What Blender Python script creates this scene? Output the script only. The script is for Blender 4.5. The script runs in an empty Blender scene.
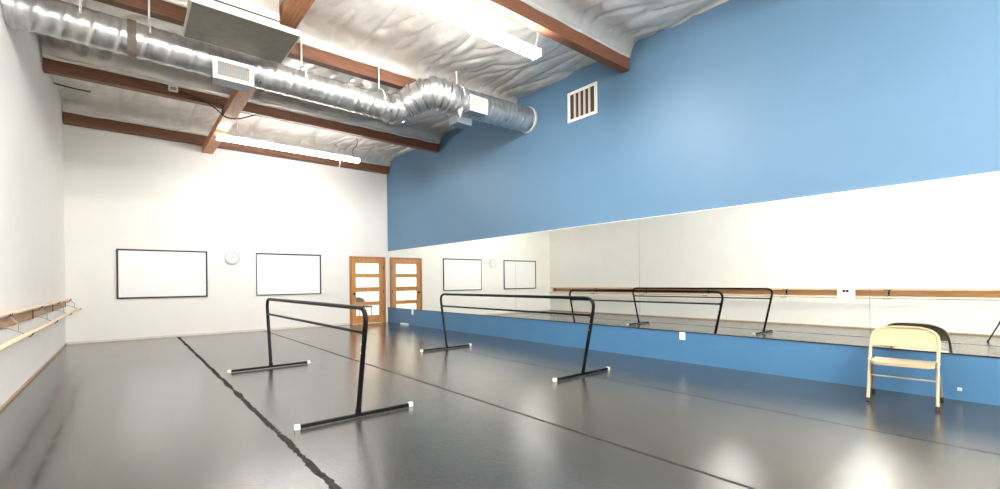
import bpy, bmesh, math, random
from mathutils import Vector, Matrix, noise
random.seed(7)
sc = bpy.context.scene
col = sc.collection
PI = math.pi
XL, XR, YB, YF, ZC = -0.948, 6.212, 13.430, -3.3, 5.3

# ------------------------------------------------------------------ materials
def srgb(r, g, b):
    f = lambda c: ((c/255)/12.92 if c/255 <= 0.04045 else (((c/255)+0.055)/1.055)**2.4)
    return (f(r), f(g), f(b), 1)

class NT:
    def __init__(s, name):
        s.m = bpy.data.materials.new(name); s.m.use_nodes = True
        s.n = s.m.node_tree.nodes; s.l = s.m.node_tree.links
        s.b = s.n['Principled BSDF']
    def node(s, t, **kw):
        x = s.n.new(t)
        for k, v in kw.items():
            if k in x.inputs: x.inputs[k].default_value = v
            else: setattr(x, k, v)
        return x
    def link(s, a, b): s.l.new(a, b)
    def coord(s, scale=(1, 1, 1)):
        tc = s.node('ShaderNodeTexCoord'); mp = s.node('ShaderNodeMapping')
        mp.inputs['Scale'].default_value = scale
        s.link(tc.outputs['Object'], mp.inputs['Vector']); return mp.outputs['Vector']
    def noise(s, vec, scale, detail=4, rough=.55):
        x = s.node('ShaderNodeTexNoise'); x.inputs['Scale'].default_value = scale
        x.inputs['Detail'].default_value = detail; x.inputs['Roughness'].default_value = rough
        s.link(vec, x.inputs['Vector']); return x.outputs['Fac']
    def ramp(s, fac, stops):
        x = s.node('ShaderNodeValToRGB'); e = x.color_ramp.elements
        e[0].position, e[0].color = stops[0]; e[1].position, e[1].color = stops[1]
        for p, c in stops[2:]:
            k = e.new(p); k.color = c
        s.link(fac, x.inputs['Fac']); return x.outputs['Color']
    def bump(s, h, strength, dist=.01):
        x = s.node('ShaderNodeBump'); x.inputs['Strength'].default_value = strength
        x.inputs['Distance'].default_value = dist
        s.link(h, x.inputs['Height']); s.link(x.outputs['Normal'], s.b.inputs['Normal'])

def simple(name, c, rough=.5, metal=0., spec=.5, nscale=30, var=.06, bump=0., bscale=200):
    t = NT(name); v = t.coord()
    f = t.noise(v, nscale)
    lo = tuple(x*(1-var) for x in c[:3])+(1,); hi = tuple(min(1, x*(1+var)) for x in c[:3])+(1,)
    t.link(t.ramp(f, [(.3, lo), (.7, hi)]), t.b.inputs['Base Color'])
    t.b.inputs['Roughness'].default_value = rough; t.b.inputs['Metallic'].default_value = metal
    t.b.inputs['Specular IOR Level'].default_value = spec
    if bump: t.bump(t.noise(v, bscale, 2), bump, .002)
    return t.m

def wood(name, c1, c2, axis=0, rough=.5, scale=3.):
    t = NT(name); s = [14*scale/3]*3; s[axis] = 0.8
    v = t.coord(s); f = t.noise(v, scale, 6, .6)
    t.link(t.ramp(f, [(.32, c1), (.68, c2)]), t.b.inputs['Base Color'])
    t.b.inputs['Roughness'].default_value = rough
    t.bump(f, .15, .003); return t.m

M = {}
M['wall'] = simple('white_paint', srgb(246, 244, 238), .6, spec=.3, nscale=2, var=.012, bump=.06, bscale=120)
M['blue'] = simple('blue_paint', srgb(94, 130, 160), .48, spec=.4, nscale=2, var=.02, bump=.05, bscale=120)
M['ledge'] = simple('blue_ledge_paint', srgb(72, 120, 160), .4, spec=.45, nscale=3, var=.03, bump=.05)
M['beam'] = wood('redwood_beam', srgb(96, 60, 42), srgb(136, 88, 60), 0, .6)
M['girder'] = wood('girder_wood', srgb(168, 106, 68), srgb(206, 148, 104), 1, .6)
M['rail'] = wood('pale_maple', srgb(222, 190, 150), srgb(240, 216, 182), 1, .38)
M['plank'] = wood('oak_plank', srgb(166, 116, 72), srgb(196, 148, 102), 1, .45)
M['door'] = wood('oak_door', srgb(180, 122, 64), srgb(206, 150, 88), 2, .4)
M['doorframe'] = wood('oak_frame', srgb(160, 102, 50), srgb(184, 126, 68), 2, .4)
M['base'] = wood('baseboard_wood', srgb(168, 142, 110), srgb(198, 174, 142), 1, .55)
M['white'] = simple('white_enamel', srgb(240, 239, 234), .4)
M['whitebase'] = simple('white_baseboard', srgb(226, 220, 208), .45)
M['black'] = simple('black_powder_coat', srgb(9, 9, 10), .4, spec=.22)
M['darkmetal'] = simple('dark_bracket_steel', srgb(46, 44, 42), .4, metal=.6)
M['boardframe'] = simple('dark_board_frame', srgb(22, 22, 24), .4)
M['board'] = simple('glossy_whiteboard', srgb(250, 251, 250), .07, spec=.55, var=.004)
M['cap'] = simple('white_rubber', srgb(236, 232, 222), .6)
M['chair'] = simple('beige_enamel', srgb(180, 164, 132), .36, spec=.5, var=.03)
M['rubber'] = simple('black_rubber', srgb(24, 23, 22), .7)
M['tape'] = simple('dirty_seam_tape', srgb(44, 41, 39), .85, spec=.1, nscale=22, var=.75)
M['tapegrey'] = simple('grey_seam_tape', srgb(44, 43, 42), .7, spec=.12, nscale=14, var=.3)
M['slot'] = simple('painted_vent_shade', srgb(70, 62, 52), .8)
M['slat'] = simple('cream_vent_blade', srgb(214, 206, 190), .5)
M['grille'] = simple('grey_grille', srgb(150, 142, 128), .6)
M['bootgrey'] = simple('sheet_metal_boot', srgb(150, 158, 166), .45, metal=.7)
M['strap'] = simple('grey_duct_tape', srgb(120, 108, 96), .6, var=.12)
M['unit'] = simple('galvanised_pan', srgb(140, 135, 124), .5, metal=.35, nscale=9, var=.09)
M['unitlight'] = simple('pale_unit_casing', srgb(214, 214, 206), .5, metal=.1)
M['lcd'] = simple('dark_display', srgb(52, 56, 40), .2)
M['grey'] = simple('grey_fabric', srgb(60, 62, 62), .85)
M['silver'] = simple('silver_metal', srgb(190, 190, 188), .28, metal=.9)
M['handgrey'] = simple('pale_grey_plastic', srgb(150, 150, 148), .5)
M['clockrim'] = simple('clock_rim', srgb(206, 206, 202), .35)
M['cable'] = simple('cable_sheath', srgb(70, 62, 56), .6)
M['whitecable'] = simple('white_cable', srgb(232, 230, 226), .5)
M['carpet'] = simple('hall_floor', srgb(150, 146, 138), .6)

def galv():
    t = NT('spiral_duct_steel'); v = t.coord(); b = t.b
    f = t.noise(t.coord((6, 2, 2)), 2.2, 4, .6)
    t.link(t.ramp(f, [(.3, srgb(170, 172, 174)), (.7, srgb(212, 213, 212))]), b.inputs['Base Color'])
    b.inputs['Metallic'].default_value = .85
    t.link(t.ramp(f, [(.3, (.27,)*3+(1,)), (.7, (.36,)*3+(1,))]), b.inputs['Roughness'])
    t.bump(t.noise(v, 5, 2), .12, .01); return t.m
M['duct'] = galv()

def foil():
    t = NT('foil_insulation'); v = t.coord(); b = t.b
    f = t.noise(v, 3, 5, .6)
    t.link(t.ramp(f, [(.3, srgb(212, 207, 199)), (.7, srgb(233, 229, 222))]), b.inputs['Base Color'])
    b.inputs['Metallic'].default_value = .38; b.inputs['Roughness'].default_value = .30
    t.bump(t.noise(t.coord((2.2, 1.2, 1)), 4.5, 3, .5), .3, .03); return t.m
M['foil'] = foil()

def floor_mat():
    t = NT('grey_marley_vinyl'); v = t.coord(); b = t.b
    big = t.noise(v, .55, 4, .6)
    base = t.ramp(big, [(.3, srgb(54, 54, 52)), (.7, srgb(68, 67, 64))])
    sp = t.noise(t.coord((1, .8, 1)), 42, 6, .75)
    spk = t.ramp(sp, [(.34, (.62,)*3+(1,)), (.66, (1.3,)*3+(1,))])
    mx = t.node('ShaderNodeMix', data_type='RGBA', blend_type='MULTIPLY'); mx.inputs[0].default_value = 1
    t.link(base, mx.inputs[6]); t.link(spk, mx.inputs[7])
    # two scuffed tracks worn into the vinyl beside the white wall
    tc = t.node('ShaderNodeTexCoord'); sx = t.node('ShaderNodeSeparateXYZ'); t.link(tc.outputs['Object'], sx.inputs[0])
    wob = t.noise(v, .9, 3)
    def math_(op, a, bb=None):
        m = t.node('ShaderNodeMath', operation=op)
        for i, q in enumerate((a, bb)):
            if q is None: continue
            if isinstance(q, (int, float)): m.inputs[i].default_value = q
            else: t.link(q, m.inputs[i])
        return m.outputs[0]
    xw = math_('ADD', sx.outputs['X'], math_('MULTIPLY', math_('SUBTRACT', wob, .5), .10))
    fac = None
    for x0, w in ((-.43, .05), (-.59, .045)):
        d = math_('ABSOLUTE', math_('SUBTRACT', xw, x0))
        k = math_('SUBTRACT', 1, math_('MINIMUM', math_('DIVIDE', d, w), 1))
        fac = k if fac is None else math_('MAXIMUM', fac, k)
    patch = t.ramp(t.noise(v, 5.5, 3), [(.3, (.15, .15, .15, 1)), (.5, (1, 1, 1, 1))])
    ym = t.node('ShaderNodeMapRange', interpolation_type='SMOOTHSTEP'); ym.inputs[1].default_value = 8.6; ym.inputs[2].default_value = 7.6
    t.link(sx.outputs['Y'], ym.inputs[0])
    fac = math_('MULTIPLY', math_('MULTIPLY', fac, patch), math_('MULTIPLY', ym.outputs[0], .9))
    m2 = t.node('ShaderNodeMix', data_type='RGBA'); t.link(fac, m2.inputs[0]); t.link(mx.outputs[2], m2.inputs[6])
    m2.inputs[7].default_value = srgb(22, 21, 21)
    t.link(m2.outputs[2], b.inputs['Base Color'])
    t.link(math_('SUBTRACT', .75, math_('MULTIPLY', fac, .62)), b.inputs['Specular IOR Level'])
    rr = t.noise(v, 7, 5, .65)
    t.link(t.ramp(rr, [(.3, (.07,)*3+(1,)), (.7, (.14,)*3+(1,))]), b.inputs['Roughness'])
    s1 = t.noise(v, 52, 4, .65)
    s2 = t.noise(t.coord((3, .35, 1)), 14, 4, .7)
    s3 = math_('ADD', s1, math_('MULTIPLY', s2, .5))
    bp = t.node('ShaderNodeBump'); bp.inputs['Strength'].default_value = .15; bp.inputs['Distance'].default_value = .012
    t.link(s3, bp.inputs['Height'])
    t.link(bp.outputs['Normal'], b.inputs['Normal']); return t.m
M['floor'] = floor_mat()

def mirror_mat():
    t = NT('mirror_silvering'); b = t.b
    v = t.coord(); f = t.noise(v, 1.2, 2)
    t.link(t.ramp(f, [(.2, (.90, .925, .88, 1)), (.8, (.92, .94, .90, 1))]), b.inputs['Base Color'])
    b.inputs['Metallic'].default_value = 1; b.inputs['Roughness'].default_value = 0.0
    return t.m
M['mirror'] = mirror_mat()

def glass_mat():
    t = NT('door_glass')
    tr = t.node('ShaderNodeBsdfTransparent'); gl = t.node('ShaderNodeBsdfGlossy'); gl.inputs['Roughness'].default_value = .03
    fr = t.node('ShaderNodeFresnel'); fr.inputs['IOR'].default_value = 1.45
    mx = t.node('ShaderNodeMixShader'); t.link(fr.outputs[0], mx.inputs[0]); t.link(tr.outputs[0], mx.inputs[1]); t.link(gl.outputs[0], mx.inputs[2])
    t.link(mx.outputs[0], t.n['Material Output'].inputs['Surface']); t.n.remove(t.b); return t.m
M['glass'] = glass_mat()

def emit(name, c, s):
    t = NT(name); t.b.inputs['Base Color'].default_value = (.9, .9, .9, 1)
    t.b.inputs['Emission Color'].default_value = c; t.b.inputs['Emission Strength'].default_value = s
    return t.m
M['tube'] = emit('lit_fluorescent_lens', (1, .975, .945, 1), 24)
M['tube_dim'] = emit('lit_fluorescent_lens_dim', (1, .975, .945, 1), 9.5)
M['tube_mid'] = emit('lit_fluorescent_lens_mid', (1, .975, .945, 1), 15)
M['tube_fill'] = emit('added_fill_lens', (1, .975, .945, 1), 26)  # lens of the fill lights added behind the camera
M['hall_lamp'] = emit('lit_hall_panel', (1, .98, .95, 1), 6)

# ------------------------------------------------------------------ mesh helpers
def BM(): return bmesh.new()
def box(bm, x0, x1, y0, y1, z0, z1, bev=0, mat=None):
    r = bmesh.ops.create_cube(bm, size=1)
    vs = r['verts']
    for v in vs:
        v.co = Vector(((x0+x1)/2+v.co.x*(x1-x0), (y0+y1)/2+v.co.y*(y1-y0), (z0+z1)/2+v.co.z*(z1-z0)))
    if bev:
        es = list({e for v in vs for e in v.link_edges})
        r = bmesh.ops.bevel(bm, geom=es, offset=bev, segments=2, affect='EDGES', profile=.6)
        vs = list({v for f in r['faces'] for v in f.verts} | {v for v in vs if v.is_valid})
    if mat is not None:
        for v in vs: v.co = mat @ v.co
    return vs
def tube(bm, pts, r, seg=14, caps=True, ref=None):
    """round tube along a polyline; r may be a number or a list"""
    pts = [Vector(p) for p in pts]; n = len(pts); rings = []
    d0 = (pts[1]-pts[0]).normalized()
    a = Vector((0, 0, 1)) if abs(d0.z) < .9 else Vector((1, 0, 0))
    u = d0.cross(a).normalized()
    for i, p in enumerate(pts):
        d = (pts[min(i+1, n-1)]-pts[max(i-1, 0)]).normalized()
        u = (u-d*u.dot(d)).normalized(); w = d.cross(u)
        rr = r[i] if isinstance(r, (list, tuple)) else r
        rings.append([bm.verts.new(p+(u*math.cos(2*PI*k/seg)+w*math.sin(2*PI*k/seg))*rr) for k in range(seg)])
    for i in range(n-1):
        for k in range(seg):
            bm.faces.new((rings[i][k], rings[i][(k+1) % seg], rings[i+1][(k+1) % seg], rings[i+1][k]))
    if caps:
        bm.faces.new(rings[0][::-1]); bm.faces.new(rings[-1])
def prism(bm, poly, h0, h1, axes):
    """extrude a 2-D outline; axes maps (a,b,h) to xyz"""
    lo = [bm.verts.new(axes(a, b, h0)) for a, b in poly]; hi = [bm.verts.new(axes(a, b, h1)) for a, b in poly]
    n = len(poly)
    bm.faces.new(lo[::-1]); bm.faces.new(hi)
    for i in range(n): bm.faces.new((lo[i], lo[(i+1) % n], hi[(i+1) % n], hi[i]))
def fillet(pts, r, n=6):
    out = [Vector(pts[0])]
    for i in range(1, len(pts)-1):
        p, a, b = Vector(pts[i]), Vector(pts[i-1]), Vector(pts[i+1])
        da, db = (a-p).normalized(), (b-p).normalized()
        ra = min(r, (a-p).length*.49, (b-p).length*.49)
        s, e = p+da*ra, p+db*ra
        for k in range(n+1):
            t = k/n; out.append(s*(1-t)**2+p*2*t*(1-t)+e*t*t)
    out.append(Vector(pts[-1])); return out
def obj(name, bm, mat, parent=None, smooth=None):
    bmesh.ops.recalc_face_normals(bm, faces=bm.faces[:])
    me = bpy.data.meshes.new(name); bm.to_mesh(me); bm.free()
    for m in (mat if isinstance(mat, (list, tuple)) else [mat]): me.materials.append(M[m])
    if smooth:
        me.polygons.foreach_set('use_smooth', [True]*len(me.polygons))
        try: me.set_sharp_from_angle(angle=math.radians(smooth))
        except Exception: pass
    o = bpy.data.objects.new(name, me); col.objects.link(o)
    if parent: o.parent = parent
    return o
def tag(o, label, cat, group=None):
    o['label'] = label; o['category'] = cat; o['kind'] = 'thing'
    if group: o['group'] = group
    return o
def thing(name, label, cat, loc=(0, 0, 0), rz=0, group=None):
    o = bpy.data.objects.new(name, None); col.objects.link(o); o.empty_display_size = .1
    o.location = loc; o.rotation_euler = (0, 0, rz)
    return tag(o, label, cat, group)
def struct(name, bm, mat, parent=None, smooth=None):
    o = obj(name, bm, mat, parent, smooth)
    if parent is None: o['kind'] = 'structure'
    return o
def dup(root, loc=None, label=None):
    r = root.copy(); col.objects.link(r)
    if loc: r.location = loc
    if label: r['label'] = label
    for ch in list(root.children):
        c = ch.copy(); col.objects.link(c); c.parent = r
        for g in ch.children:
            d = g.copy(); col.objects.link(d); d.parent = c
    return r

# ------------------------------------------------------------------ room shell
LZ, MZ = 0.457, 2.198            # top of the blue base, top of the mirrors
DX0, DX1, DZ = 5.008, 6.132, 2.028 # door frame outline
b = BM(); box(b, XL-.15, XR+.15, YF-.15, YB+.12, -.12, 0); struct('floor', b, 'floor')
b = BM(); box(b, XL-.15, XL, YF-.15, YB+.15, 0, ZC); struct('wall_left', b, 'wall')
b = BM()
box(b, XL, DX0, YB, YB+.12, 0, ZC); box(b, DX1, XR, YB, YB+.12, 0, ZC); box(b, DX0, DX1, YB, YB+.12, DZ, ZC)
struct('wall_back', b, 'wall')
b = BM(); box(b, XR, XR+.15, YF-.15, YB+.15, 0, ZC); struct('wall_right', b, 'blue')
b = BM(); box(b, XL, XR, YF-.15, YF, 0, ZC); struct('wall_front', b, 'wall')
b = BM(); box(b, XR-.012, XR, YF, YB, .0, LZ-.006); struct('trim_1', b, 'ledge')           # blue base under the mirrors
b = BM(); box(b, XR-.02, XR, YF, YB, LZ-.008, LZ+.002); struct('trim_2', b, 'darkmetal')    # channel the mirrors stand in
b = BM(); box(b, XR-.016, XR, YF, YB, MZ, MZ+.010); struct('trim_3', b, 'white')            # white strip over the mirrors
b = BM(); box(b, XR-.05, XR, YB-.02, YB, LZ, 4.55); struct('trim_4', b, 'white')            # white corner bead
b = BM(); box(b, XL, XL+.014, YF, YB, 0, .03, .003); struct('baseboard_left', b, 'base')
b = BM(); box(b, XL+.014, DX0-.02, YB-.012, YB, 0, .05, .003); struct('baseboard_back', b, 'whitebase')
b = BM(); box(b, XL, XR, YB-.02, YB, 4.585, 4.61); struct('trim_5', b, 'white')              # strip under the rear purlin
b = BM(); box(b, XL-.15, XR+.15, YF-.15, YB+.15, ZC, ZC+.12); struct('ceiling_deck', b, 'wall')

# foil faced insulation sagging between the purlins
PUR = [(13.19, YB), (10.24, 10.38), (7.24, 7.38), (4.345, 4.485), (1.38, 1.52), (-1.59, -1.45)]
PZ0, PZ1 = 4.62, 4.99
def foil_bay(bm, y0, y1, seed):
    nx, ny = 260, max(12, int((y1-y0)/.035)); w = y1-y0
    grid = []
    for i in range(nx+1):
        row = []
        x = XL+(XR-XL)*i/nx
        sheet = math.floor((x-XL+.35*seed)/1.22); fx = ((x-XL+.35*seed)/1.22) % 1
        for j in range(ny+1):
            t = j/ny; y = y0+w*t
            e = min(t, 1-t)*w
            rise = 1-math.exp(-e/.06)
            z = 4.835+.20*rise-.05*math.sin(PI*t)*(.6+.4*math.sin(sheet*2.3+seed))
            lap = max(0, 1-min(fx, 1-fx)/.05)
            z += .030*lap*rise-.012*(fx-.5)*rise                      # taped laps between sheets
            p = Vector((x*1.1, y*.75, seed*3.1))
            z += rise*.035*noise.noise(p*1.3)
            q = Vector((x*3.4+y*.9, y*1.0-x*.5, seed*7.7))
            z += rise*.042*((1-abs(noise.noise(q))*2.2)**3-.35)                # sharp wrinkles running across
            z += rise*.010*noise.noise(Vector((x*9, y*3.5, seed)))
            row.append(bm.verts.new((x, y, min(z, 5.2))))
        grid.append(row)
    for i in range(nx):
        for j in range(ny):
            bm.faces.new((grid[i][j], grid[i+1][j], grid[i+1][j+1], grid[i][j+1]))
b = BM()
edges = [YB]+[v for p in PUR for v in (p[1], p[0])][1:]+[YF]
k = 0
for i in range(0, len(edges)-1):
    pass
bays = [(PUR[i+1][1], PUR[i][0]) for i in range(len(PUR)-1)]+[(YF, PUR[-1][0])]
for i, (y0, y1) in enumerate(bays): foil_bay(b, y0, y1, i+1)
struct('ceiling', b, 'foil', smooth=60)

# purlins: one laminated beam each, with the silver foil lip stapled along its top edge
PL = ['reddish brown wooden purlin running along the top of the white back wall',
      'dark brown wooden purlin, second out from the back wall, carrying a small white box',
      'orange brown wooden purlin directly above the long spiral duct',
      'reddish brown purlin above the hanging light, ending beside the blue wall vent',
      'wooden purlin overhead in front of the door end lights', 'wooden purlin at the camera end of the room']
for i, (y0, y1) in enumerate(PUR[:4]):
    t = thing('ceiling_purlin', PL[i], 'ceiling beam', (0, y0, PZ0), 0, 'wooden ceiling purlins')
    bm = BM(); box(bm, XL+.002, XR-.03, 0, y1-y0-.002, .05, PZ1-PZ0)
    obj('beam', bm, 'beam', t)
    bm = BM(); box(bm, XL+.002, XR-.03, -.012, y1-y0-.002, 0, .05, .004); obj('lower_lamination', bm, 'beam', t)
    bm = BM(); n = 120; rows = []
    for j in range(n+1):
        x = XL+.01+(XR-XL-.05)*j/n
        a = .006*noise.noise(Vector((x*4, i, 0))); c = .012*noise.noise(Vector((x*3, i, 5)))
        rows.append([bm.verts.new((x, -.012+a, .19+c)), bm.verts.new((x, -.03+a, .205+c)), bm.verts.new((x, -.035+a, .235)), bm.verts.new((x, -.004, .26))])
    for j in range(n):
        for q in range(3): bm.faces.new((rows[j][q], rows[j+1][q], rows[j+1][q+1], rows[j][q+1]))
    obj('foil_lip', bm, 'foil', t, 60)
for y0, y1 in PUR[4:]:
    bm = BM(); box(bm, XL+.002, XR-.03, y0, y1, PZ0, PZ1); struct('beam_rear', bm, 'beam')
g = thing('ceiling_girder', 'orange brown wooden girder running lengthwise under the purlins', 'ceiling beam', (1.55, 0, 4.445))
bm = BM(); box(bm, -.1, .1, YF+.01, 13.40, .04, .173); obj('beam', bm, 'girder', g)
bm = BM(); box(bm, -.108, .108, YF+.01, 13.40, 0, .04, .005); obj('lower_lamination', bm, 'girder', g)
for y in (4.41, 10.31):
    for s_ in (-1, 1):
        bm = BM(); box(bm, s_*.115-.006, s_*.115+.006, y-.05, y+.05, .03, .172); obj('steel_strap', bm, 'darkmetal', g)

# ------------------------------------------------------------------ mirrors
MY = [YB, 10.268, 7.258, 4.204, 1.233, -1.77]
ML = ['first tall mirror panel from the corner, reflecting the oak door',
      'second mirror panel from the door corner, reflecting both whiteboards and clock',
      'third mirror panel from the door corner, behind the barre that stands nearest the blue wall',
      'fourth mirror panel from the door corner, with the white thermostat on it',
      'mirror panel directly behind the beige folding chair']
for i in range(5):
    bm = BM(); ya, yb = MY[i+1]+.0015, MY[i]-.0015
    if i == 0: yb = YB-.021
    box(bm, XR-.006, XR-.0005, ya, yb, LZ+.003, MZ-.001)
    tag(obj('mirror_panel', bm, 'mirror'), ML[i], 'mirror', 'wall mirror panels')

# ------------------------------------------------------------------ door and hall behind it
d = thing('door_1', 'oak door with four glass panes', 'door', (0, 0, 0)); del d['label']; del d['category']; d['kind'] = 'structure'
bm = BM()
box(bm, DX0, DX0+.07, YB-.02, YB+.10, 0, DZ, .004); box(bm, DX1-.07, DX1, YB-.02, YB+.10, 0, DZ, .004); box(bm, DX0+.07, DX1-.07, YB-.02, YB+.10, DZ-.06, DZ, .004)
obj('door_frame', bm, 'doorframe', d)
lx0, lx1, ly0, ly1 = DX0+.074, DX1-.074, YB-.008, YB+.034
PX0, PX1 = 5.203, 5.925
PZ = [(.24, .545), (.66, .958), (1.10, 1.385), (1.51, 1.82)]
bm = BM()
box(bm, lx0, PX0, ly0, ly1, .008, DZ-.064, .003); box(bm, PX1, lx1, ly0, ly1, .008, DZ-.064, .003)
zz = [.008]+[v for p in PZ for v in p]+[DZ-.064]
for i in range(0, len(zz), 2): box(bm, PX0, PX1, ly0, ly1, zz[i], zz[i+1], .003)
leaf = obj('door_leaf', bm, 'door', d)
for a, c in PZ:
    bm = BM(); box(bm, PX0+.001, PX1-.001, YB+.011, YB+.016, a+.001, c-.001); obj('glass_pane', bm, 'glass', leaf)
bm = BM()
tube(bm, [(5.14, ly0, .90), (5.14, ly0-.012, .90)], .03, 16); tube(bm, [(5.14, ly0-.01, .90), (5.14, ly0-.055, .90)], .011, 12); tube(bm, [(5.14, ly0-.045, .90), (5.14, ly0-.06, .90), (5.14, ly0-.075, .90)], [.02, .029, .018], 16)
obj('door_handle', bm, 'black', leaf, 40)
for z in (.3, .95, 1.7):
    bm = BM(); tube(bm, [(lx1+.004, ly0-.008, z-.05), (lx1+.004, ly0-.008, z+.05)], .010, 10); obj('hinge', bm, 'darkmetal', d, 40)
# hall
HY = YB+2.6
b = BM(); box(b, 4.3, 7.6, YB+.12, HY, -.12, 0); struct('floor_hall', b, 'carpet')
b = BM(); box(b, 4.2, 4.3, YB+.12, HY, 0, 2.6); box(b, 7.6, 7.7, YB+.12, HY, 0, 2.6); box(b, 4.2, 7.7, HY, HY+.1, 0, 2.6); box(b, 4.2, 7.7, YB+.12, HY+.1, 2.6, 2.7)
box(b, 6.28, 7.7, YB+.121, YB+.15, 0, 2.6)
struct('wall_hall', b, 'wall')
t = thing('ceiling_panel_light', 'lit panel light on the hall ceiling behind the glazed door', 'ceiling light', (5.7, YB+1.3, 2.598))
bm = BM(); box(bm, -.6, .6, -.3, .3, -.05, 0, .006); obj('housing', bm, 'white', t)
bm = BM(); box(bm, -.57, .57, -.27, .27, -.058, -.048); obj('diffuser', bm, 'hall_lamp', t)
t = thing('stacking_chair', 'grey chair seen through the lower panes of the oak door', 'chair', (5.95, YB+1.45, 0), math.radians(12))
bm = BM(); pts = []
for i in range(13):
    a = PI*i/12; pts.append((.25*math.cos(a), .60+.15*math.sin(a)))
prism(bm, [(-.25, .53), (.25, .53)]+pts, -.02, .02, lambda a, b_, h: Vector((a, .2+h+(b_-.5)*.12, b_)))
obj('backrest', bm, 'grey', t)
bm = BM(); box(bm, -.25, .25, -.24, .2, .41, .46, .015); obj('seat', bm, 'grey', t)
for sx in (-1, 1):
    for sy, top in ((-.2, .42), (.19, .56)):
        bm = BM(); tube(bm, [(sx*.23, sy, top), (sx*.24, sy*1.1, 0)], .012, 10); obj('leg', bm, 'black', t, 40)

# ------------------------------------------------------------------ things on the back wall
def whiteboard(x0, x1, z0, z1, fw, label):
    t = thing('whiteboard', label, 'whiteboard', ((x0+x1)/2, YB, (z0+z1)/2), 0, 'framed whiteboards on the back wall')
    w, h = (x1-x0)/2, (z1-z0)/2
    bm = BM(); box(bm, -w+.01, w-.01, -.014, -.001, -h+.01, h-.01); obj('writing_surface', bm, 'board', t)
    fl, fr, fb, ft = fw
    bm = BM(); box(bm, -w, -w+fl, -.024, -.001, -h, h, .003); box(bm, w-fr, w, -.024, -.001, -h, h, .003)
    box(bm, -w+fl, w-fr, -.024, -.001, h-ft, h, .003); box(bm, -w+fl, w-fr, -.024, -.001, -h, -h+fb, .003)
    obj('frame', bm, 'boardframe', t)
whiteboard(-.145, 1.528, .926, 2.044, (.036, .036, .036, .036), 'larger framed whiteboard left of the round clock on the back wall')
whiteboard(2.575, 4.201, .926, 2.042, (.020, .036, .024, .036), 'framed whiteboard between the round clock and the oak door')
t = thing('wall_clock', 'round white wall clock between the two whiteboards', 'clock', (2.047, YB, 1.908))
bm = BM(); r0 = .167
prof = [(r0-.004, -.001), (r0, -.02), (r0-.008, -.038), (r0-.022, -.042), (r0-.03, -.034), (r0-.03, -.02)]
rings = [[bm.verts.new((math.cos(2*PI*k/48)*r, y, math.sin(2*PI*k/48)*r)) for k in range(48)] for r, y in prof]
for i in range(len(rings)-1):
    for k in range(48): bm.faces.new((rings[i][k], rings[i][(k+1) % 48], rings[i+1][(k+1) % 48], rings[i+1][k]))
obj('rim', bm, 'clockrim', t, 40)
bm = BM(); tube(bm, [(0, -.002, 0), (0, -.022, 0)], r0-.028, 48); obj('dial', bm, 'white', t)
for k in range(12):
    m = Matrix.Rotation(2*PI*k/12, 4, 'Y'); bm = BM(); box(bm, -.004, .004, -.0235, -.0222, .105, .128, mat=m); obj('hour_mark', bm, 'handgrey', t)
bm = BM(); box(bm, -.005, .005, -.026, -.024, -.015, .07, mat=Matrix.Rotation(math.radians(-58), 4, 'Y')); obj('hour_hand', bm, 'handgrey', t)
bm = BM(); box(bm, -.0035, .0035, -.029, -.027, -.02, .10, mat=Matrix.Rotation(math.radians(52), 4, 'Y')); obj('minute_hand', bm, 'handgrey', t)

# ------------------------------------------------------------------ long wall barre on the white left wall
t = thing('double_ballet_barre', 'long double wooden wall barre on brackets along the white left wall', 'ballet barre', (XL, 0, 0))
YA, YZ = -2.3, 13.28
bm = BM(); box(bm, .0, .022, YA, YZ-.05, .80, .925, .004); obj('backing_plank', bm, 'plank', t)
def rail_piece(name, d, z, r):
    ys = [YA, 3.2, 8.3, YZ]
    for y0, y1 in zip(ys[:-1], ys[1:]):
        bm = BM(); tube(bm, [(d, y0+.004, z), (d, y1-.004, z)], r, 18); obj(name, bm, 'rail', t, 50)
rail_piece('upper_rail', .085, .955, .021)
rail_piece('lower_rail', .23, .755, .021)
for y in (-2.0, .15, 2.3, 4.45, 6.6, 8.77, 10.94, 13.1):
    bm = BM()
    box(bm, .022, .029, y-.022, y+.022, .79, .94, .003)                    # plate on the plank
    br = obj('bracket', bm, 'black', t, 40)
    for dd, zz in ((.085, .955), (.23, .755)):                             # saddles under both rails
        bm = BM()
        for yy in (-.055, .055):
            tube(bm, [(dd+.0235*math.cos(a), y+yy, zz+.0235*math.sin(a)) for a in [math.radians(q) for q in range(170, 371, 20)]], .004, 6)
        box(bm, dd-.008, dd+.008, y-.06, y+.06, zz-.031, zz-.0225)
        obj('rail_saddle', bm, 'black', t, 40)
    bm = BM()
    tube(bm, fillet([(.028, y, .835), (.13, y, .80), (.23, y, .725)], .05, 4), .0055, 8)   # arm out to the lower rail
    tube(bm, fillet([(.028, y, .90), (.085, y, .90), (.085, y, .93)], .02, 4), .006, 8)     # arm up to the upper rail
    tube(bm, [(.155, y, .785), (.155, y, .86), (.10, y, .93)], .005, 8)                     # brace between both rails
    obj('bracket_arm', bm, 'handgrey', br, 40)

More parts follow.
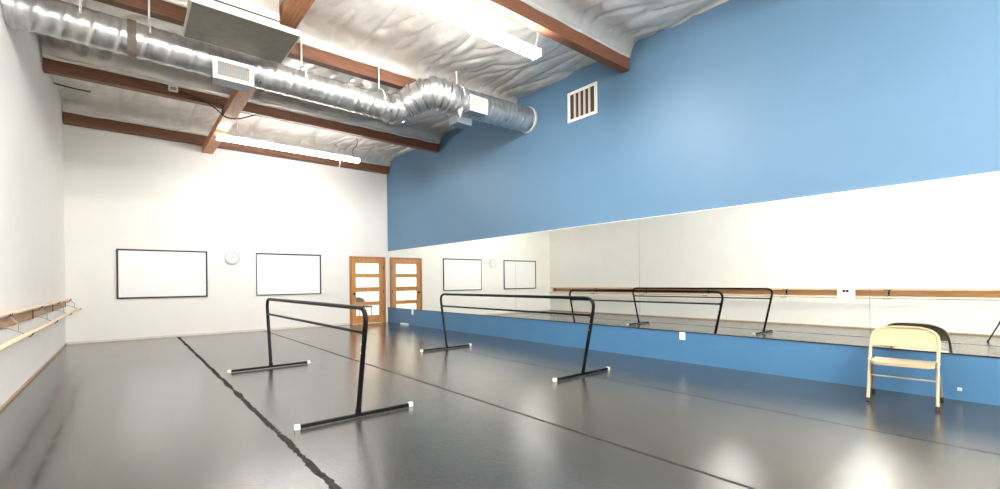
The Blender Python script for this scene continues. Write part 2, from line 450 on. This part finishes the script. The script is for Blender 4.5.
# ------------------------------------------------------------------ portable barres
def portable_barre(label, x, yc):
    t = thing('portable_ballet_barre', label, 'ballet barre', (x, yc, 0), 0, 'free standing black barres')
    hb, ht, H = 1.640, 1.855, 1.0
    r = .021
    bm = BM(); pts = fillet([(0, -hb, .04), (0, -ht+.02, .90), (0, -ht+.06, H), (0, ht-.06, H), (0, ht-.02, .90), (0, hb, .04)][:0] or
                            [(0, -hb, .04), (0, -ht, H), (0, ht, H), (0, hb, .04)], .16, 9)
    # the bent frame: two legs and the top rail are one pipe; legs get their own mesh
    top = [p for p in pts if p.z > .84]
    i0 = pts.index(top[0]); i1 = pts.index(top[-1])
    tube(bm, pts[i0:i1+1], r, 16); obj('top_rail', bm, 'black', t, 50)
    for s in (0, 1):
        bm = BM(); seg = [pts[0], pts[i0]] if s == 0 else [pts[i1], pts[-1]]
        tube(bm, seg, r+.001, 16)
        q = seg[0] if s == 0 else seg[1]
        tube(bm, [(0, q.y, .03), (0, q.y, .075)], r+.006, 16)
        obj('leg', bm, 'black', t, 50)
    f = (.78-.04)/(H-.04); yl = hb+(ht-hb)*f
    bm = BM(); tube(bm, [(0, -yl, .78), (0, yl, .78)], .0145, 14)
    for s in (-1, 1): tube(bm, [(0, s*(yl-.05), .78), (0, s*(yl-.018), .78)], .019, 14)
    obj('lower_rail', bm, 'black', t, 50)
    for s in (-1, 1):
        bm = BM(); box(bm, -.5, .5, s*hb-.017, s*hb+.017, .006, .038, .005); fo = obj('foot_bar', bm, 'black', t)
        for e in (-1, 1):
            bm = BM(); box(bm, e*.518-.022, e*.518+.022, s*hb-.021, s*hb+.021, 0, .043, .008); obj('end_cap', bm, 'cap', fo, 50)
    for s in (-1, 1):
        for zz in (.60, .68):
            yy = s*(hb+(ht-hb)*(zz-.04)/(H-.04))
            bm = BM(); tube(bm, [(-.026, yy, zz), (.026, yy, zz)], .006, 8); obj('adjuster_bolt', bm, 'silver', t, 40)
    return t
portable_barre('black portable barre standing beside the dark floor seam, in front of the whiteboards', 1.592, 5.725)
portable_barre('black portable barre standing nearest the mirrors and blue wall', 4.44, 5.515)

# ------------------------------------------------------------------ folding chair
t = thing('folding_chair', 'beige metal folding chair standing in front of the mirror and blue wall', 'chair', (5.545, .868, 0), math.radians(4.6))
W = .262
arch = [(0, -W, .02), (.145, -W, .415), (.255, -W, .535)]
def arc_pts():
    left = [(0.003, -W+.009, .025), (.135, -W+.008, .36), (.262, -W+.005, .55)]
    out = list(left)
    for i in range(0, 13):
        a = PI-PI*i/12
        y = math.copysign(abs(math.cos(a))**.62, math.cos(a))*(W-.008); z = .592+.122*abs(math.sin(a))**.75
        out.append((.262+(z-.55)*1.1, y, z))
    out += [(p[0], -p[1], p[2]) for p in reversed(left)]
    return out
ap = [Vector(p) for p in arc_pts()]
bm = BM(); tube(bm, fillet(ap, .03, 3), .0138, 12); obj('front_frame', bm, 'chair', t, 50)
# curved back panel
def xz(z): return .262+(z-.55)*1.1
bm = BM(); NU, NV = 26, 10; G = []
for i in range(NU+1):
    u = -1+2*i/NU; col_ = []
    for j in range(NV+1):
        v = j/NV; hw = W-.012
        ztop = .60+.125*(1-abs(u)**(1/.62*1.0))**.375 if abs(u) < 1 else .60
        ztop = .592+.119*max(0, 1-abs(u)**3.2)**.5
        z = .535+(ztop-.535)*v
        col_.append(Vector((xz(z)+.022*(1-u*u)-.004, u*hw, z)))
    G.append(col_)
def sheet(bm, G, off):
    A = [[bm.verts.new(p) for p in r] for r in G]; B = [[bm.verts.new(p+off) for p in r] for r in G]
    n, m = len(G), len(G[0])
    for i in range(n-1):
        for j in range(m-1):
            bm.faces.new((A[i][j], A[i+1][j], A[i+1][j+1], A[i][j+1])); bm.faces.new((B[i][j], B[i][j+1], B[i+1][j+1], B[i+1][j]))
    for i in range(n-1):
        for j in (0, m-1): bm.faces.new((A[i][j], A[i+1][j], B[i+1][j], B[i][j]))
    for j in range(m-1):
        for i in (0, n-1): bm.faces.new((A[i][j], A[i][j+1], B[i][j+1], B[i][j]))
sheet(bm, G, Vector((.008, 0, -.002)))
obj('backrest', bm, 'chair', t, 40)
# seat: shallow dished pan with rolled edge
bm = BM(); G = []
for i in range(21):
    u = -1+2*i/20; r_ = []
    for j in range(17):
        v = j/16; x = -.012+.40*v
        wv = (W-.028) if v > .12 else (W-.028)*(1-.5*((.12-v)/.12)**2*.35)
        dz = -.010*(1-u**4)*math.sin(PI*v)+(-.006 if v < .05 else 0)
        r_.append(Vector((x, u*wv, .408-.012*v+dz)))
    G.append(r_)
sheet(bm, G, Vector((0, 0, -.028)))
obj('seat', bm, 'chair', t, 40)
bm = BM(); rp = [(.515, -W+.012, .02), (.155, -W+.016, .425), (.155, -W+.020, .43)]
for s in (-1, 1):
    bm = BM(); tube(bm, [(.512, s*(W+.004), .025), (.30, s*(W-.004), .26), (.15, s*(W-.018), .425)], .0115, 12); lg = obj('rear_leg', bm, 'chair', t, 50)
    bm = BM(); tube(bm, [(.516, s*(W+.005), .0), (.508, s*(W+.004), .034)], .0165, 12); obj('foot_cap', bm, 'rubber', lg, 50)
    bm = BM(); tube(bm, [(-.003, s*(W-.009), 0), (.008, s*(W-.009), .036)], .0175, 12); obj('foot_cap', bm, 'rubber', t, 50)
    bm = BM(); tube(bm, [(.15, s*(W-.014), .40), (.15, s*(W+.010), .40)], .008, 8); obj('hinge_rivet', bm, 'silver', t, 40)
bm = BM(); tube(bm, [(.092, -W+.008, .25), (.092, W-.008, .25)], .0075, 10); obj('front_stretcher', bm, 'chair', t, 50)

# ------------------------------------------------------------------ blue wall fittings
t = thing('wall_vent', 'white framed square vent high on the blue wall', 'vent', (XR, 5.368, 4.408))
w, h = .345, .275
bm = BM(); box(bm, -.02, 0, -w, -w+.06, -h, h, .004); box(bm, -.02, 0, w-.06, w, -h, h, .004); box(bm, -.02, 0, -w+.06, w-.06, h-.05, h, .004); box(bm, -.02, 0, -w+.06, w-.06, -h, -h+.05, .004)
obj('frame', bm, 'white', t)
bm = BM(); box(bm, -.004, -.001, -w+.05, w-.05, -h+.04, h-.04); obj('shade_backing', bm, 'slot', t)  # flat dark sheet, its colour stands in for shade behind the blades
for k in range(4):
    yy = -w+.06+(2*w-.12)*(k+1)/5
    bm = BM(); box(bm, -.018, -.004, yy-.022, yy+.022, -h+.045, h-.045, .003); obj('blade', bm, 'slat', t)
def plate(name, label, cat, y, z, w, h, group=None):
    t = thing(name, label, cat, (XR-.012, y, z), 0, group)
    bm = BM(); box(bm, -.012, 0, -w/2, w/2, -h/2, h/2, .003); obj('cover_plate', bm, 'white', t)
    for s in (-1, 1):
        bm = BM(); box(bm, -.0145, -.011, -w*.22, w*.22, s*h*.22-h*.13, s*h*.22+h*.13, .001); obj('socket', bm, 'cap', t)
plate('electrical_outlet', 'small white outlet on the blue base near the oak door', 'outlet', 11.80, .378, .10, .15, 'outlets on the blue base')
plate('electrical_outlet', 'white outlet on the blue base halfway along under the mirrors', 'outlet', 3.469, .392, .09, .115, 'outlets on the blue base')
t = thing('electrical_outlet', 'tiny white plate low on the blue base just right of the folding chair', 'outlet', (XR-.012, .523, .11))
bm = BM(); box(bm, -.012, 0, -.018, .018, -.016, .016, .004); obj('cover_plate', bm, 'white', t)
bm = BM(); tube(bm, [(-.011, 0, 0), (-.018, 0, 0)], .006, 10); obj('jack', bm, 'silver', t, 40)
t = thing('mounted_thermostat', 'white thermostat with dark display fixed on the mirror', 'thermostat', (XR-.006, 1.45, 1.05))
bm = BM(); box(bm, -.028, 0, -.082, .082, -.058, .058, .006); obj('casing', bm, 'white', t)
for s in (-1, 1):
    bm = BM(); box(bm, -.030, -.027, s*.0165-.0145, s*.0165+.0145, .006, .038, .001); obj('display_digit', bm, 'lcd', t)
t = thing('power_strip', 'small white strip lying on the floor against the blue base near the corner', 'power strip', (XR-.07, 12.2, 0))
bm = BM(); box(bm, -.04, .04, -.20, .20, 0, .036, .008); obj('casing', bm, 'white', t)
for k in range(4):
    bm = BM(); box(bm, -.025, .025, -.17+k*.1, -.11+k*.1, .035, .039, .002); obj('socket', bm, 'cap', t)

# ------------------------------------------------------------------ seam tapes on the vinyl floor
def seam(x, w, y0, y1, mat, label, rag, seed):
    bm = BM(); n = int((y1-y0)/.025); L, R = [], []
    for i in range(n+1):
        y = y0+(y1-y0)*i/n
        a = rag*noise.noise(Vector((y*3, seed, 0)))+rag*.9*noise.noise(Vector((y*22, seed, 3)))
        c = rag*noise.noise(Vector((y*3, seed, 9)))+rag*.9*noise.noise(Vector((y*22, seed, 12)))
        L.append(x-w/2+a); R.append(x+w/2+c)
    lo = [[bm.verts.new((xx, y0+(y1-y0)*i/n, z)) for i, xx in enumerate(S)] for S, z in ((L, .0002), (L, .0016), (R, .0016), (R, .0002))]
    for k in range(3):
        for i in range(n): bm.faces.new((lo[k][i], lo[k+1][i], lo[k+1][i+1], lo[k][i+1]))
    tag(obj('floor_seam_tape', bm, mat), label, 'floor tape', 'seams between the vinyl floor strips')
seam(.935, .042, .3, 13.40, 'tape', 'ragged dark tape seam on the floor left of both portable barres', .024, 1)
seam(2.742, .022, .3, 13.40, 'tapegrey', 'thin dark floor seam running between the two portable barres', .004, 2)
seam(4.50, .007, .1, 13.40, 'tapegrey', 'faint floor seam nearest the blue base and folding chair', .003, 3)

# ------------------------------------------------------------------ spiral duct
t = thing('spiral_duct', 'silver spiral duct run crossing the ceiling from left wall to blue wall', 'duct', (0, 7.28, 4.20))
def ribbed(x0, x1, y, z0, z1, R, pitch, name):
    bm = BM(); n = int((x1-x0)/.0165); seg = 40
    rings = []
    for i in range(n+1):
        x = x0+(x1-x0)*i/n; f = (x-x0)/(x1-x0)
        row = []
        for k in range(seg):
            a = 2*PI*k/seg
            ph = (x/pitch+k/seg) % 1
            rr = R+.010*max(0, 1-abs(ph-.5)/.10)-.003*abs(math.sin(2*PI*ph))
            row.append(bm.verts.new((x, y+rr*math.cos(a), z0+(z1-z0)*f+rr*math.sin(a))))
        rings.append(row)
    for i in range(n):
        for k in range(seg): bm.faces.new((rings[i][k], rings[i][(k+1) % seg], rings[i+1][(k+1) % seg], rings[i+1][k]))
    bm.faces.new(rings[0]); bm.faces.new(rings[-1][::-1])
    return obj(name, bm, 'duct', t, 50)
ribbed(XL+.002, 3.44, 0, .05, .0, .203, .235, 'straight_run')
ribbed(4.36, XR-.004, -.48, .25, .29, .245, .19, 'straight_run')
bm = BM()
ctrl = [(3.38, 0, .0), (3.50, 0, .005), (3.60, -.02, .05), (3.69, -.105, .115), (3.79, -.20, .19), (3.92, -.32, .265), (4.05, -.41, .30), (4.18, -.45, .29), (4.30, -.48, .265), (4.42, -.48, .25)]
# gored elbow: short straight gores with raised standing seams between them
pts, rad = [], []
for i in range(len(ctrl)-1):
    a, c = Vector(ctrl[i]), Vector(ctrl[i+1]); R = .216+.036*i/(len(ctrl)-2)
    for f, dr in ((0.0, .026), (.08, .026), (.11, -.022), (.17, -.022), (.20, .008), (.80, .008), (.83, -.022), (.89, -.022), (.92, .026)):
        pts.append(a+(c-a)*f); rad.append(R+dr)
tube(bm, pts, rad, 36); obj('gored_elbow', bm, 'duct', t, 35)
def ring(x, y, z, R, w, mat, name):
    bm = BM(); tube(bm, [(x-w/2, y, z), (x+w/2, y, z)], R, 40); obj(name, bm, mat, t, 40)
ring(.085, 0, .038, .219, .085, 'strap', 'tape_band')
ring(XR-.03, -.48, .29, .262, .04, 'unitlight', 'end_collar')  # pale ring added in place of the white highlight at the duct end
ring(XL+.06, 0, .05, .218, .05, 'duct', 'end_collar')
def hanger(x, y, z, R, top):
    bm = BM()
    for s in (-1, 1):
        pts = [(x, y+s*(R+.012)*math.cos(a), z+(R+.012)*math.sin(a)) for a in [math.radians(q) for q in range(0, 91, 15)]]
        tube(bm, pts, .012, 6)
    tube(bm, [(x, y, z+R+.01), (x, y, top-4.20)], .012, 6)
    obj('hanger_strap', bm, 'white', t, 40)
for x in (-.35, .25, 2.0, 3.2): hanger(x, -.10, (3.44-x)*.0114, .213, 4.86)
hanger(4.48, -.48, .25, .253, 4.98)
def register(x0, x1, yf, yb, z0, z1, nslat, gm='grille'):
    bm = BM(); box(bm, x0, x1, yf, yb, z0, z1)
    r = obj('register_boot', bm, 'bootgrey', t)
    bm = BM(); F = .035
    box(bm, x0-.015, x0+F, yf-.02, yf, z0-.01, z1+.01, .003); box(bm, x1-F, x1+.015, yf-.02, yf, z0-.01, z1+.01, .003)
    box(bm, x0+F, x1-F, yf-.02, yf, z1-F, z1+.01, .003); box(bm, x0+F, x1-F, yf-.02, yf, z0-.01, z0+F, .003)
    obj('register_frame', bm, 'white', r)
    bm = BM()
    for k in range(nslat):
        xx = x0+F+(x1-x0-2*F)*(k+.5)/nslat; box(bm, xx-.006, xx+.006, yf-.014, yf-.002, z0+F, z1-F)
    for k in range(3):
        zz = z0+F+(z1-z0-2*F)*(k+.5)/3; box(bm, x0+F, x1-F, yf-.008, yf-.001, zz-.005, zz+.005)
    obj('register_grille', bm, gm, r)
register(.89, 1.325, -.285, -.02, -.29, -.035, 14)
register(4.56, 4.91, -.79, -.55, .02, .275, 12, 'slat')
bm = BM(); prism(bm, [(0, 0), (.16, 0), (.08, -.15)], 0, .012, lambda a, b_, h: Vector((4.40+h, -.78+a, .03+b_))); obj('hanger_gusset', bm, 'white', t)
bm = BM(); box(bm, 4.50, 4.82, -.46, -.2, -.115, .03, .004); obj('damper_box', bm, 'bootgrey', t)

# ------------------------------------------------------------------ square plenum unit
t = thing('plenum_unit', 'large grey sheet metal box hung between the spiral duct and the girder', 'air handling unit', (.565, 5.93, 4.25))
bm = BM(); box(bm, 0, 1.07, 0, .90, 0, .012)
# cross-broken underside
vs = [bm.verts.new(p) for p in ((.02, .02, -.001), (1.05, .02, -.001), (1.05, .88, -.001), (.02, .88, -.001))]; c = bm.verts.new((.535, .45, -.022))
for i in range(4): bm.faces.new((vs[i], vs[(i+1) % 4], c))
obj('pan', bm, 'unit', t)
bm = BM()
box(bm, -.014, 1.084, -.014, 0.0, -.004, .062, .003); box(bm, -.014, 1.084, .90, .914, -.004, .062, .003); box(bm, -.014, 0, 0, .90, -.004, .062); box(bm, 1.07, 1.084, 0, .90, -.004, .062)
obj('flange', bm, 'unitlight', t)
bm = BM(); box(bm, .03, .855, .03, .87, .012, .42, .004); obj('casing', bm, 'unitlight', t)
bm = BM(); box(bm, .02, .862, .02, .031, .105, .118); obj('casing_seam', bm, 'darkmetal', t)
for x in (.06, .83):
    for y in (.06, .84):
        bm = BM(); tube(bm, [(x, y, .41), (x, y, .60)], .008, 8); obj('hanger_rod', bm, 'silver', t, 40)

# ------------------------------------------------------------------ ceiling lights (wrap-around fluorescents on cords, plus added fills)
def light(x0, x1, y, z, label, cords, n=2, mat='tube'):
    t = thing('ceiling_light', label, 'ceiling light', (x0, y, z), 0, 'long fluorescent ceiling lights'); L = x1-x0
    bm = BM(); box(bm, 0, L, -.07, .07, .05, .092, .006); obj('housing', bm, 'white', t)
    for k in range(n):
        a, c = L*k/n+.012, L*(k+1)/n-.006
        prof = [(-.083, .06), (-.085, .04), (-.082, .012), (-.06, -.012), (0, -.022), (.06, -.012), (.082, .012), (.085, .04), (.083, .06)]
        bm = BM(); prism(bm, prof, a, c, lambda p, q, h: Vector((h, p, q))); obj('diffuser', bm, mat, t)
    for e in (0, L):
        bm = BM(); box(bm, e-.008, e+.010, -.088, .088, -.024, .088, .004); obj('end_cap', bm, 'white', t)
    for pts, m in cords:
        bm = BM(); tube(bm, fillet(pts, .1, 5), .008, 8); obj('cord', bm, m, t, 50)
light(1.93, 4.37, 4.60, 4.36, 'long lit fluorescent light hanging near the blue wall vent', [
    ([(2.40, 0, .08), (2.42, -.05, .30), (2.38, -.04, .47)], 'whitecable'), ([(.3, 0, .08), (.3, 0, .45)], 'whitecable')])
light(1.455, 4.48, 11.30, 4.285, 'long lit fluorescent light hanging in front of the back wall', [
    ([(2.9, 0, .08), (2.86, .0, .30), (3.0, .0, .42), (2.98, .0, .6)], 'cable'), ([(2.55, -.06, .05), (2.53, -.1, -.12), (2.47, -.14, -.30)], 'whitecable'), ([(.4, 0, .08), (.4, 0, .6)], 'whitecable')], mat='tube_dim')
light(-.35, 2.09, 2.35, 4.30, 'long lit fluorescent light overhead, nearest the camera', [([(.3, 0, .08), (.3, 0, .5)], 'whitecable'), ([(2.2, 0, .08), (2.2, 0, .5)], 'whitecable')], mat='tube_mid')

light(2.6, 5.04, -2.2, 4.30, 'added unseen fill light behind the camera on the mirror side', [([(.3, 0, .08), (.3, 0, .5)], 'whitecable'), ([(2.2, 0, .08), (2.2, 0, .5)], 'whitecable')], mat='tube_fill')  # unseen lamp added to fill the room with even light
light(-.4, 2.04, -2.3, 4.30, 'added unseen fill light behind the camera on the white wall side', [([(.3, 0, .08), (.3, 0, .5)], 'whitecable'), ([(2.2, 0, .08), (2.2, 0, .5)], 'whitecable')], mat='tube_fill')  # second added fill lamp, out of view, brightens the walls

# ------------------------------------------------------------------ small things in the roof
t = thing('junction_box', 'small white junction box on the second purlin from the back wall', 'junction box', (.68, 10.228, 4.743))
bm = BM(); box(bm, -.07, .07, -.05, 0, -.045, .055, .006); obj('casing', bm, 'white', t)
bm = BM(); box(bm, -.045, .045, -.054, -.049, -.022, .034, .003); obj('cover_plate', bm, 'handgrey', t)
bm = BM(); tube(bm, fillet([(XL, 11.70, 4.90), (-.64, 11.76, 4.89), (-.47, 11.88, 4.93)], .1, 4), .014, 10)
tag(obj('ceiling_conduit', bm, 'cable', smooth=50), 'short dark conduit by the left wall between the two rear purlins', 'conduit')
bm = BM(); tube(bm, fillet([(.78, 10.19, 4.735), (1.08, 10.14, 4.66), (1.33, 10.11, 4.50), (1.42, 10.12, 4.42), (1.48, 10.09, 4.38), (1.66, 10.11, 4.40), (1.98, 10.19, 4.58)], .12, 5), .011, 8)
tag(obj('ceiling_cable', bm, 'cable', smooth=50), 'thin dark cable looping from the junction box under the wooden girder', 'cable')

# ------------------------------------------------------------------ tripod whose leg shows at the mirror's right edge
t = thing('tripod_stand', 'black tripod stand, one leg reflected at the right edge of the mirror', 'tripod', (.0, .33, 0))
ap = Vector((0, 0, .72))
for fx, fy in ((.331, .305), (-.40, -.05), (.06, -.46)):
    bm = BM(); f = Vector((fx, fy, .015)); tube(bm, [ap, ap.lerp(f, .55)], .016, 10); tube(bm, [ap.lerp(f, .5), f], .012, 10)
    lg = obj('leg', bm, 'black', t, 50)
    bm = BM(); tube(bm, [f+Vector((0, 0, -.015)), f+Vector((0, 0, .02))], .017, 10); obj('rubber_foot', bm, 'rubber', lg, 50)
bm = BM(); tube(bm, [(0, 0, .48), (0, 0, .82)], .014, 12); tube(bm, [(0, 0, .68), (0, 0, .75)], .035, 14); obj('centre_column', bm, 'black', t, 50)
bm = BM(); box(bm, -.04, .04, -.04, .04, .82, .845, .004); obj('head_plate', bm, 'black', t)

# ------------------------------------------------------------------ world, camera, colour
w = bpy.data.worlds.new('World'); sc.world = w; w.use_nodes = True
w.node_tree.nodes['Background'].inputs[0].default_value = (.8, .85, .9, 1); w.node_tree.nodes['Background'].inputs[1].default_value = .3
cam = bpy.data.cameras.new('Camera'); co = bpy.data.objects.new('Camera', cam); col.objects.link(co)
F, CX, CY, YAW, ROLL = 452.84, 520.0, 281.51, 0.7172, 0.0108
cam.sensor_fit = 'HORIZONTAL'; cam.sensor_width = 36; cam.lens = F*36/1000
cam.shift_x = (500-CX)/1000; cam.shift_y = (CY-244.5)/1000
cam.clip_start = .05
co.matrix_world = Matrix.Translation((0, 0, 1.22)) @ Matrix.Rotation(-YAW, 4, 'Z') @ Matrix.Rotation(PI/2, 4, 'X') @ Matrix.Rotation(-ROLL, 4, 'Z')
sc.camera = co
sc.view_settings.view_transform = 'Standard'; sc.view_settings.look = 'None'
sc.view_settings.gamma = 1; sc.view_settings.use_curve_mapping = False
sc.view_settings.exposure = 2.92
cy = sc.cycles
cy.use_denoising = True; cy.blur_glossy = 0.15
cy.max_bounces = 12; cy.diffuse_bounces = 7; cy.glossy_bounces = 6; cy.transparent_max_bounces = 12
cy.sample_clamp_indirect = 8; cy.caustics_reflective = False; cy.caustics_refractive = False
